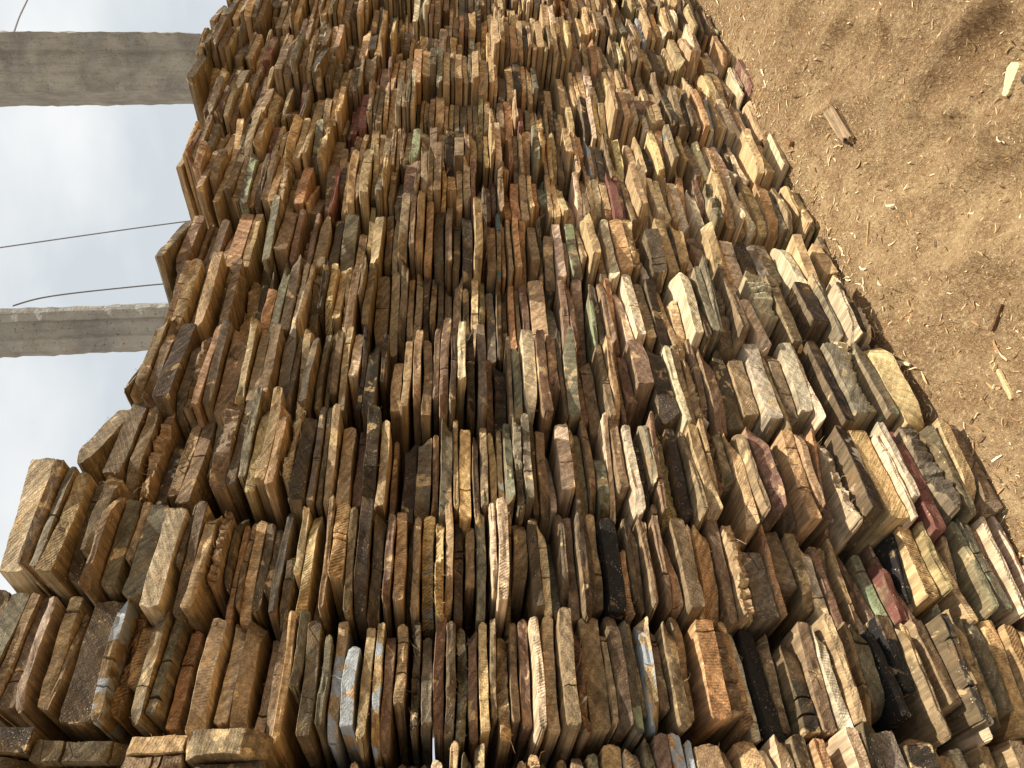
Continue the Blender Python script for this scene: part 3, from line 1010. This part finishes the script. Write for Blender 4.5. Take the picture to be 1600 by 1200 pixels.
# ------------------------------------------------------------------ bits lying in the yard
def stick(name, label, cat, px, py, ln, w, th, ang, color, ragged=0.0, lift=0.0, hollow=False, taper=0.0, group=None):
    p = at_ground(px, py)
    r = np.random.default_rng(int(px * 7 + py))
    n = 28
    bm_v, bm_f = [], []
    wob = np.zeros(4)
    for i in range(n + 1):
        t = i / n - 0.5
        half = w / 2 * (1 - taper * (t + 0.5)) * (1 - 0.5 * max(0, abs(t) - 0.42) / 0.08)
        wob = wob * 0.8 + r.normal(size=4) * 0.6
        j = ragged * w * wob + 0.3 * ragged * w * r.normal(size=4)
        zc = lift * (t + 0.5) * ln + 0.006 * math.sin(i * 0.22 + px) * (th > 0.02)
        a = (t * ln, half + j[0], th * 0.0 + zc)
        b = (t * ln, -half + j[1], zc)
        c = (t * ln, -half * 0.85 + j[1], th + zc + j[2] * 0.1)
        m = (t * ln, 0 + j[2] * 0.2, (th * (0.35 if hollow else 1.08)) + zc)
        d = (t * ln, half * 0.85 + j[0], th + zc + j[3] * 0.1)
        bm_v += [a, b, c, m, d]
    for i in range(n):
        o_ = i * 5
        for k in range(5):
            k2 = (k + 1) % 5
            bm_f.append((o_ + k, o_ + k2, o_ + 5 + k2, o_ + 5 + k))
    bm_f.append((4, 3, 2, 1, 0))
    bm_f.append(tuple(n * 5 + k for k in range(5)))
    me = bpy.data.meshes.new(name)
    me.from_pydata(bm_v, [], bm_f)
    at = me.attributes.new('tint', 'FLOAT_COLOR', 'POINT')
    at.data.foreach_set('color', np.tile(np.array([*lin(color), 1], dtype=np.float32), len(bm_v)))
    me.materials.append(CHIP)
    o = bpy.data.objects.new(name, me)
    o.location = (p.x, p.y, float(full_h(np.array(p.x), np.array(p.y))) + 0.001)
    # ang is measured on the ground from +X
    o.rotation_euler = (0, 0, ang)
    COL.objects.link(o)
    return tag(o, label, cat, group)


def ground_angle(x0, y0, x1, y1):
    a, b = at_ground(x0, y0), at_ground(x1, y1)
    return math.atan2(b.y - a.y, b.x - a.x), (b - a).length


a_, l_ = ground_angle(1305, 172, 1334, 222)
pb = at_ground(1334, 224)
lone('wood_scrap', 'broken brown wood scrap lying alone on the sawdust floor beside the stack', 'wood scrap', pb.x, pb.y,
     float(full_h(np.array(pb.x), np.array(pb.y))) + 0.016, 0.040, 0.030, l_, 'b', 'torn', Matrix.Rotation(a_ + R(90), 3, 'Z') @ Matrix.Rotation(R(25), 3, 'Y'))
a_, l_ = ground_angle(1571, 97, 1556, 150)
stick('wood_splinter', 'broad pale cream splinter with a torn end, farthest from the stack', 'splinter', 1563, 123, l_, 0.050, 0.008, a_, (222, 198, 150), 0.025, 0.0, False, 0.55)
a_, l_ = ground_angle(1236, 219, 1246, 227)
stick('wood_chip', 'short brown block chip lying close to the foot of the far columns', 'wood chip', 1241, 223, 0.05, 0.022, 0.014, a_, (140, 104, 70))
a_, l_ = ground_angle(1546, 578, 1568, 624)
stick('wood_splinter', 'long thin grey tan splinter lying near the bottom edge of the yard', 'splinter', 1557, 600, l_, 0.014, 0.006, a_, (206, 176, 130), 0.05)
a_, l_ = ground_angle(1530, 516, 1546, 474)
stick('wood_splinter', 'narrow dark stick half buried in the sawdust in front of the stack', 'splinter', 1537, 496, l_, 0.007, 0.007, a_, (110, 80, 54), 0.08)
stick('wood_chip', 'small roundish pale chip lying alone on open sawdust', 'wood chip', 1585, 353, 0.045, 0.030, 0.010, 0.7, (230, 200, 156), 0.1)
a_, l_ = ground_angle(1355, 345, 1352, 395)
stick('grass_stalk', 'dry thin straw stalk lying on the sawdust close to the stack', 'straw', 1353, 370, l_, 0.004, 0.003, a_, (206, 170, 110), 0.1)
a_, l_ = ground_angle(1495, 540, 1540, 548)
stick('wood_splinter', 'slim pale splinter lying crosswise close to the foot of the stack', 'splinter', 1427, 568, 0.07, 0.010, 0.005, a_, (232, 206, 160), 0.1)


def stone(px, py, s, label):
    p = at_ground(px, py)
    import bmesh
    bm = bmesh.new()
    bmesh.ops.create_icosphere(bm, subdivisions=3, radius=s)
    r = np.random.default_rng(int(py))
    ph = r.random(6) * 6
    for v in bm.verts:
        d = v.co.normalized()
        k = 1 + 0.13 * math.sin(3 * d.x + ph[0]) + 0.10 * math.sin(4 * d.y + 2 * d.z + ph[1]) + 0.05 * math.sin(9 * d.z + 5 * d.x + ph[2])
        v.co = Vector((v.co.x * 1.25, v.co.y, v.co.z * 0.7)) * k
    me = bpy.data.meshes.new('stone')
    bm.to_mesh(me)
    bm.free()
    me.polygons.foreach_set('use_smooth', [True] * len(me.polygons))
    me.materials.append(plain_material('dark_stone', (70, 60, 54), 0.7))
    o = bpy.data.objects.new('stone', me)
    o.location = (p.x, p.y, float(full_h(np.array(p.x), np.array(p.y))) + s * 0.35)
    COL.objects.link(o)
    tag(o, label, 'stone')


stone(1601, 52, 0.020, 'dark stone at the edge of view, the one farther from the camera')
stone(1601, 124, 0.018, 'dark stone near the broad pale splinter on the sawdust')

# small dark offcut on the crest of the stack
p_ = at_y(18, 905, -0.01)

# ------------------------------------------------------------------ concrete posts behind the stack, and their wires
CONC = concrete_material()


def post(px0, py0, px1, py1, Y, w, d, label, yaw):
    a, b = at_y(px0, py0, Y), at_y(px1, py1, Y)
    dirv = (b - a).normalized()
    base = a - dirv * ((a.z + 0.3) / dirv.z)
    top = a + dirv * ((5.6 - a.z) / dirv.z)
    H = (top - base).length
    # recessed web on the broad faces, bevelled arrises, slightly uneven casting
    prof = [(-w / 2, -d / 2 + .02), (-w / 2 + .02, -d / 2), (-w * .2, -d / 2), (-w * .15, -d / 2 + .022), (w * .15, -d / 2 + .022), (w * .2, -d / 2),
            (w / 2 - .02, -d / 2), (w / 2, -d / 2 + .02), (w / 2, d / 2 - .02), (w / 2 - .02, d / 2), (w * .2, d / 2), (w * .15, d / 2 - .022),
            (-w * .15, d / 2 - .022), (-w * .2, d / 2), (-w / 2 + .02, d / 2), (-w / 2, d / 2 - .02)]
    r = np.random.default_rng(int(py0))
    n = int(H / 0.035)
    V, F = [], []
    m = len(prof)
    drift = np.cumsum(r.normal(size=(n + 1, m)) * 0.0012, 0)
    drift -= np.linspace(0, 1, n + 1)[:, None] * drift[-1]
    for i in range(n + 1):
        for k, (x, y) in enumerate(prof):
            s = 1 + (drift[i, k] + r.normal() * 0.0022) / max(w, d) * 2
            V.append((x * s, y * s, H * i / n))
    for i in range(n):
        for k in range(m):
            k2 = (k + 1) % m
            F.append((i * m + k, i * m + k2, (i + 1) * m + k2, (i + 1) * m + k))
    F.append(tuple(range(m))[::-1])
    F.append(tuple(n * m + k for k in range(m)))
    me = bpy.data.meshes.new('concrete_post')
    me.from_pydata(V, [], F)
    me.materials.append(CONC)
    o = bpy.data.objects.new('concrete_post', me)
    q = dirv.to_track_quat('Z', 'Y')
    o.rotation_mode = 'QUATERNION'
    o.rotation_quaternion = q @ Matrix.Rotation(yaw, 3, 'Z').to_quaternion()
    o.location = base
    COL.objects.link(o)
    tag(o, label, 'concrete post')
    return a, b, dirv


PA = post(300, 110, -60, 110, 1.15, 0.40, 0.50, 'broad pitted grey concrete post rising behind the far part of the stack', R(38))
PB = post(240, 511, -60, 522, 1.15, 0.23, 0.20, 'narrower grey concrete post rising behind the stack between two thin wires', R(46))
WIRE = plain_material('grey_wire', (128, 130, 138), 0.5, 0.1)


def wire(pts, rad, label):
    P = np.array([list(p) for p in pts])
    t = np.linspace(0, len(P) - 1, 60)
    P = np.stack([np.interp(t, np.arange(len(P)), P[:, k]) for k in range(3)], -1)
    for _ in range(40):                       # ease the corners into a sagging line
        P[1:-1] = P[1:-1] * 0.5 + (P[2:] + P[:-2]) * 0.25
    V, F = [], []
    for i in range(len(P)):
        d = Vector(P[min(i + 1, len(P) - 1)] - P[max(i - 1, 0)]).normalized()
        u = d.cross(Vector((0.3, 0.9, 0.2))).normalized()
        w = d.cross(u)
        V += [tuple(Vector(P[i]) + (u * math.cos(k * math.pi / 3) + w * math.sin(k * math.pi / 3)) * rad) for k in range(6)]
    for i in range(len(P) - 1):
        for k in range(6):
            k2 = (k + 1) % 6
            F.append((i * 6 + k, i * 6 + k2, i * 6 + 6 + k2, i * 6 + 6 + k))
    F += [tuple(range(6))[::-1], tuple((len(P) - 1) * 6 + k for k in range(6))]
    me = bpy.data.meshes.new('wire')
    me.from_pydata(V, [], F)
    me.polygons.foreach_set('use_smooth', [True] * len(F))
    me.materials.append(WIRE)
    o = bpy.data.objects.new('wire', me)
    COL.objects.link(o)
    tag(o, label, 'wire')


def wline(pix, Y0, Y1):
    return [at_y(x, y, Y0 + (Y1 - Y0) * i / (len(pix) - 1)) for i, (x, y) in enumerate(pix)]


wire(wline([(-260, 424), (-100, 401), (0, 387), (130, 368), (265, 349), (420, 330)], 1.5, 1.5), 0.0045, 'thin grey wire sloping up from behind the stack, well clear of both posts')
wire(wline([(20, 478), (60, 465), (130, 456), (200, 449), (257, 443), (400, 434)], 1.15, 1.35), 0.0045, 'thin grey wire sagging from the narrower concrete post down behind the stack')
wire(wline([(22, 50), (30, 26), (43, 0), (70, -60), (120, -180)], 1.2, 1.8), 0.007, 'short stretch of wire leaving the broad concrete post')
